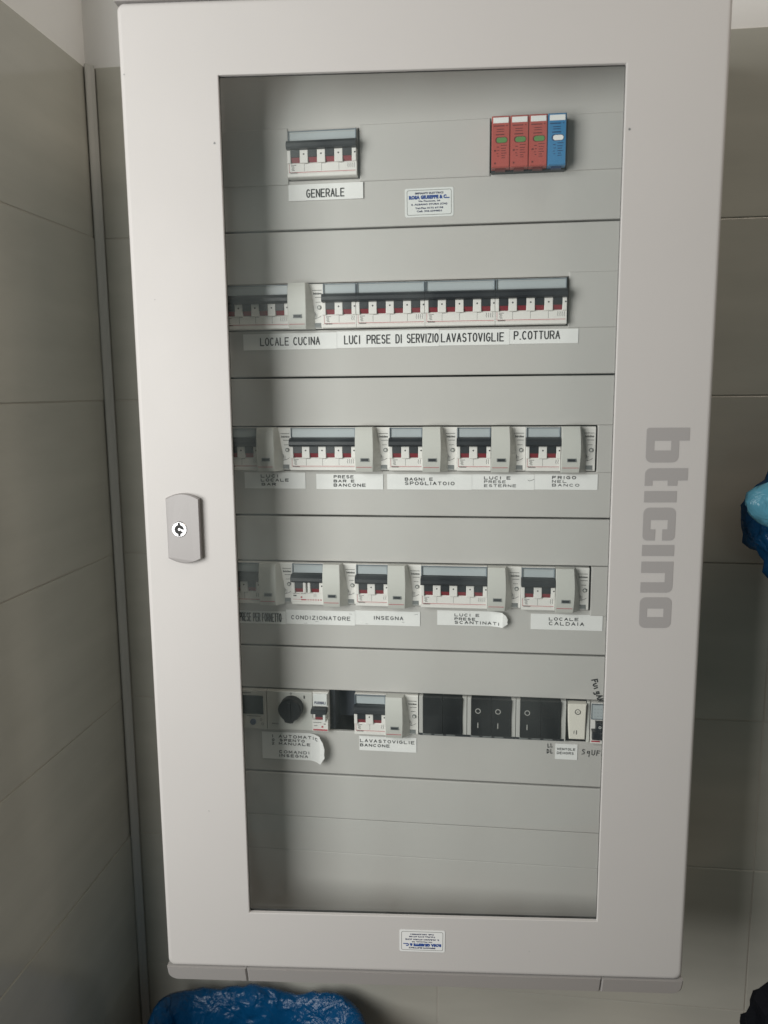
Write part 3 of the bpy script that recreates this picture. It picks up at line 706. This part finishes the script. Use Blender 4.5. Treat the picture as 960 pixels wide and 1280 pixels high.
def label(x0, x1, z0, z1, lines, text, lift=0, curl=0, slope=0, dirt=0, wave=0, bold=.012):
    n_ = 40 if curl else 8
    cx = (x0+x1)/2
    def yf(x):
        s = (x-x0)/(x1-x0)
        return -.0007-lift - (curl*max(0, (s-.78)/.22)**1.7 if curl else 0)
    m_ = MB()
    top = []; bot = []
    for i in range(n_+1):
        x = x0+(x1-x0)*i/n_
        e1 = e2 = 0
        if curl and i >= n_-1: e1 = .0006; e2 = .0012
        top.append((x, yf(x), z1+slope*(x-cx))); bot.append((x, yf(x), z0+slope*(x-cx)))
    if curl:                                           # ragged, torn right end
        zz_ = z1-z0; ex = [(0,0),(.0016,-.18),(.0030,-.42),(.0026,-.60),(.0030,-.72),(-.0006,-.98)]
        top[-1] = (x1-.0012, top[-1][1], z1+slope*(x1-cx)-.0004); bot[-1] = (x1-.0018, bot[-1][1], z0+slope*(x1-cx)+.0003)
    vs = top+bot; k = n_+1
    fs = [(i, i+1, k+i+1, k+i) for i in range(n_)]
    m_.add(vs, fs, 'paper')
    if curl:
        edge = [top[-1]]+[(x1+dx*1.3, yf(x1)*1.05, z1+(z1-z0)*dz+slope*(x1-cx)) for dx, dz in ex[1:-1]]+[bot[-1]]
        m_.add(edge, [tuple(range(len(edge)))], 'paper')
    # thin side walls
    bv = [(x, -.0001, z_) for x, y_, z_ in (top[0], top[-1], bot[-1], bot[0])]
    if not curl: m_.add([top[0], top[-1], bot[-1], bot[0]]+bv, [(0,1,5,4),(1,2,6,5),(2,3,7,6),(3,0,4,7)], 'paper')
    for i in range(dirt):
        xa = random.uniform(x0+.01, x1-.005); za = random.uniform(z0+.001, z1-.001)
        stroke(m_, [(xa, za), (xa+random.uniform(.001,.004), za+random.uniform(-.0008,.0008))], .0003, -.0009-lift, 'greyink')
    o = m_.build('tape_label'); tag(o, text, 'label', 'white tape labels under the breakers')
    L = MB()
    for (s, a, b_, c_, d_) in lines:
        off = slope*((a+b_)/2-cx)
        big = (d_-c_) > .006
        L2 = MB(); tape_text(L2, s, a, b_, c_, d_, .00115 if big else (.0005 if d_-c_ < .0030 else .00068), lambda x: yf(x)-.00030, .50 if big else .62)
        L.add([(x, y, z_+slope*(x-(a+b_)/2)) for x, y, z_ in L2.v], L2.f, 'blackink')
    L.build('lettering', o)
    return o
T1 = lambda *k: [(s, *TX[s]) for s in k]
label(-.3114, -.2350, .3238, .3394, T1('GENERALE'), 'white tape label reading GENERALE under the top left breaker', slope=.003, lift=.0012)
label(-.3644, -.2646, .1760, .1926, T1('LOCALE CUCINA'), 'white tape label reading LOCALE CUCINA', slope=.006)
label(-.2644, -.1587, .1770, .1938, T1('LUCI','PRESE','DI','SERVIZIO'), 'white tape label reading LUCI PRESE DI SERVIZIO', slope=.004)
label(-.1585, -.0878, .1777, .1932, T1('LAVASTOVIGLIE'), 'white tape label reading LAVASTOVIGLIE only, in the second row')
label(-.0876, -.0198, .1782, .1923, T1('P.COTTURA'), 'white tape label reading P.COTTURA')
label(-.3682, -.3012, .0296, .0469, ROWS['bar'], 'half shaded white tape label reading LUCI LOCALE BAR', bold=.02)
label(-.2894, -.2175, .0293, .0456, ROWS['prese'], 'white tape label reading PRESE BAR E BANCONE', bold=.02)
label(-.2132, -.1243, .0295, .0457, ROWS['bagni'], 'white tape label reading BAGNI E SPOGLIATOIO', bold=.02)
o = label(-.1241, -.0602, .0299, .0459, ROWS['esterne'], 'white tape label reading LUCI E PRESE ESTERNE', bold=.02)
pm = MB(); stroke(pm, [(-.0668,.0402),(-.0655,.0392),(-.0630,.0398),(-.0605,.0410)], .0004, -.0010, 'greyink'); pm.build('pen_mark', o)
label(-.0600, .0036, .0303, .0462, ROWS['frigo'], 'white tape label reading FRIGO NEL BANCO', bold=.02)
label(-.3905, -.3270, -.1212, -.1068, ROWS['forn'], 'shaded wrinkled tape label reading PRESE PER FORNETTO', dirt=4)
label(-.3266, -.2497, -.1206, -.1046, ROWS['cond'], 'white tape label reading CONDIZIONATORE', dirt=5, bold=.02)
label(-.2495, -.1787, -.1194, -.1034, ROWS['ins'], 'white tape label reading INSEGNA alone in the fourth row', dirt=3, bold=.02)
label(-.1602, -.0893, -.1172, -.1008, ROWS['scan'], 'tape label reading LUCI E PRESE SCANTINATI with its right end curling off', curl=.006, bold=.02)
label(-.0610, .0132, -.1190, -.1020, ROWS['cald'], 'white tape label reading LOCALE CALDAIA', bold=.02)
label(-.3585, -.2882, -.2795, -.2472, ROWS['auto'], 'large tape label listing AUTOMATIC, SPENTO, MANUALE with a curled right edge', curl=.011, lift=.0003, bold=.016)
label(-.2468, -.1830, -.2644, -.2474, ROWS['lavb'], 'white tape label reading LAVASTOVIGLIE BANCONE in the bottom row', bold=.02)
label(-.0322, -.0087, -.2640, -.2464, ROWS['vent'], 'small tape label reading VENTOLE DEHORS under the cream rocker', bold=.01)

# marker pen writing on the fifth faceplate pair
GL = {'F': [[(0,0),(.1,1)],[(.1,1),(.75,.95)],[(.05,.5),(.6,.55)]], 'u': [[(0,.6),(.1,.1),(.4,0),(.6,.2),(.65,.65)]], 'U': [[(0,1),(.05,.15),(.4,0),(.65,.2),(.7,1)]],
      'i': [[(.1,.6),(.15,0)]], 'g': [[(.6,.6),(.15,.6),(.1,.2),(.5,.2),(.6,.6),(.5,-.3),(.1,-.35)]], 'A': [[(0,0),(.35,1),(.7,0)],[(.15,.4),(.6,.4)]], 'N': [[(0,0),(.05,.9),(.5,.1),(.6,1)]],
      'S': [[(.65,.9),(.2,1),(.1,.7),(.55,.45),(.5,.1),(0,0)]], 'q': [[(.6,.7),(.15,.7),(.1,.3),(.5,.35),(.6,.7),(.55,-.4)]], 'E': [[(.6,.9),(.1,.9),(.05,.05),(.6,0)],[(.1,.5),(.5,.5)]], 'L': [[(.1,1),(.05,0),(.6,.05)]], 'D': [[(0,0),(.05,1),(.5,.8),(.55,.3),(0,0)]]}
def pen(mb, word, x, z_, dx, dz, h, w, adv=.82):
    d_ = Vector((dx, dz)).normalized(); up = Vector((-d_.y, d_.x)); y = -.0003
    p_ = Vector((x, z_))
    for ch in word:
        for st in GL[ch]: y = stroke(mb, [tuple(p_+d_*(a*h*.8)+up*(b_*h)) for a, b_ in st], w, y, 'blackink')
        p_ += d_*h*adv
ink = MB()
pen(ink, 'FuigAN', .0040, -.1735, .30, -.95, .0056, .0014, .80)
pen(ink, 'SqUFE', -.0040, -.2572, 1, -.05, .0056, .0008, .92)
pen(ink, 'LL', -.0402, -.2512, 1, .1, .0040, .0008, .8); pen(ink, 'DL', -.0408, -.2580, 1, .05, .0046, .0008, .8)
ink.build('marker_writing', cab, CO)

# ------------------------------------------------------------------ installer stickers
def sticker(parent, loc, w, h, name_label, rot):
    m_ = MB(); m_.loops([rrect(-w/2,w/2,-h/2,h/2,.0018,0), rrect(-w/2,w/2,-h/2,h/2,.0018,-.0003)], 'sticker', cap=True)
    o = m_.build('sticker'); tag(o, name_label, 'sticker', 'installer stickers')
    L = MB(); y = -.0004
    a = rrect(-w/2+.0020,w/2-.0020,-h/2+.0018,h/2-.0018,.0018,y); b_ = rrect(-w/2+.0024,w/2-.0024,-h/2+.0022,h/2-.0022,.0015,y); L.loops([a, b_], 'greyink')
    hh = h/.0275
    for s, ww, zc, th, m2, bo in (('IMPIANTI ELETTRICI',.028,.0088,.0019,'navyink',.05),('ROSA GIUSEPPE & C...',.0405,.0050,.0038,'blueink',.085),('Via Piacenza, 26',.022,.0012,.0018,'navyink',.05),('S. ALBANO STURA (CN)',.036,-.0020,.0022,'navyink',.05),('Tel./Fax 0172 67198',.028,-.0053,.0018,'navyink',.05),('Cell. 335.6399831',.025,-.0083,.0018,'navyink',.05)):
        k = w/.0485; put_text(L, s, -ww*k/2, ww*k/2, (zc-th/2)*hh, (zc+th/2)*hh, -.00045, m2, bo)
    L.build('lettering', o)
    return o
s1 = sticker(None, None, .0485, .0275, 'white installer sticker on the top faceplate behind the glass', 0)
s1.location = (-.1688, -.0002, .3179); s1.rotation_euler = (0, R(-.4), 0)
s2 = sticker(None, None, .0480, .0252, 'upside down installer sticker on the door frame below the glass', 0)
s2.matrix_world = Matrix.Translation(Vector((.14, -.045, 0))) @ Matrix.Rotation(A, 4, 'Z') @ Matrix.Translation(Vector((-.3126, -.0002, -.4430))) @ Matrix.Rotation(PI+R(.5), 4, 'Y')

# ------------------------------------------------------------------ bags
def fbm(v, o=4): return noise.fractal(v, 1.0, 2.0, o)
t = thing('waste_bin', 'dark waste bin lined with a crumpled blue bag, below the cabinet on the left', 'waste bin', (-.392, -.005, -1.457))
nb = 96
def bring(r, z_, amp, seed, fold=1.0, zamp=0):
    o = []
    for i in range(nb):
        a = 2*PI*i/nb; c_, s_ = math.cos(a), math.sin(a)
        nz_ = fbm(Vector((c_*2.2*fold, s_*2.2*fold, seed)))+.5*fbm(Vector((c_*7*fold, s_*7*fold, seed+z_*4)))
        sq_ = (abs(c_)**5+abs(s_)**5)**(-.2)
        rr_ = (r+amp*nz_)*sq_; zz_ = z_+zamp*fbm(Vector((c_*2.5, s_*2.5, seed+9)))
        o.append((max(-.186, min(.165, rr_*c_*1.02)), min(.148, rr_*s_*.96), zz_))
    return o
b = MB(); b.loops([[(.10*math.cos(2*PI*i/48), .10*math.sin(2*PI*i/48), 0) for i in range(48)], [(.118*math.cos(2*PI*i/48), .118*math.sin(2*PI*i/48), .60) for i in range(48)], [(.114*math.cos(2*PI*i/48), .114*math.sin(2*PI*i/48), .60) for i in range(48)], [(.097*math.cos(2*PI*i/48), .097*math.sin(2*PI*i/48), .01) for i in range(48)]], 'bin', cap=True, cap0=True)
b.build('bin_body', t)
H = .768
b = MB(); t.location.x -= .006
b.loops([bring(.130, H-.24, .004, 1), bring(.142, H-.17, .006, 1), bring(.143, H-.10, .006, 1), bring(.146, H-.04, .006, 1.4, zamp=.004), bring(.146, H-.012, .006, 2, zamp=.012), bring(.143, H+.004, .005, 2, zamp=.014),
    bring(.136, H+.006, .005, 2, zamp=.014), bring(.128, H-.006, .008, 2.3, zamp=.012), bring(.120, H-.03, .012, 2.9, zamp=.01), bring(.117, H-.07, .014, 3.4, zamp=.006), bring(.108, H-.13, .015, 4), bring(.080, H-.15, .010, 5)], 'bag', cap=True)
b.build('bag_liner', t, smooth=True)

def crumple(name, loc, sc, seed, amp, m_, sub=5, fine=.35):
    import bmesh
    bm = bmesh.new(); bmesh.ops.create_icosphere(bm, subdivisions=sub, radius=1)
    for v in bm.verts:
        p_ = v.co.copy(); n1 = fbm(p_*1.3+Vector((seed,0,0)), 3); n2 = abs(fbm(p_*3.1+Vector((0,seed,0)), 3)); n3 = abs(fbm(p_*7+Vector((0,0,seed)), 2))
        v.co = p_*(1+amp*(n1-1.0*n2-fine*n3))
        v.co.x *= sc[0]; v.co.y *= sc[1]; v.co.z *= sc[2]
    me = bpy.data.meshes.new(name); bm.to_mesh(me); bm.free(); me.materials.append(M[m_])
    o = bpy.data.objects.new(name, me); SC.collection.objects.link(o); o.location = loc
    return o
o = thing('plastic_bag', 'crumpled blue plastic bag with a pale folded flap, by the wall right of the cabinet', 'plastic bag', (.285, .07, -.10))
bb = crumple('bag_body', (.006, 0, .104), (.114, .055, .112), 8.0, .17, 'bag', fine=.06); bb.parent = o
fl = crumple('folded_flap', (-.078, -.058, .113), (.056, .022, .029), 11.0, .10, 'baglit', 4, fine=.1); fl.parent = o; fl.rotation_euler = (0, R(6), 0)
for q_ in (bb, fl): q_.data.polygons.foreach_set('use_smooth', [True]*len(q_.data.polygons))
o = crumple('black_garment', (.320, .03, -.690), (.165, .09, .165), 5.0, .22, 'clothblack'); tag(o, 'black crumpled garment at the bottom right corner by the tiled wall', 'garment')
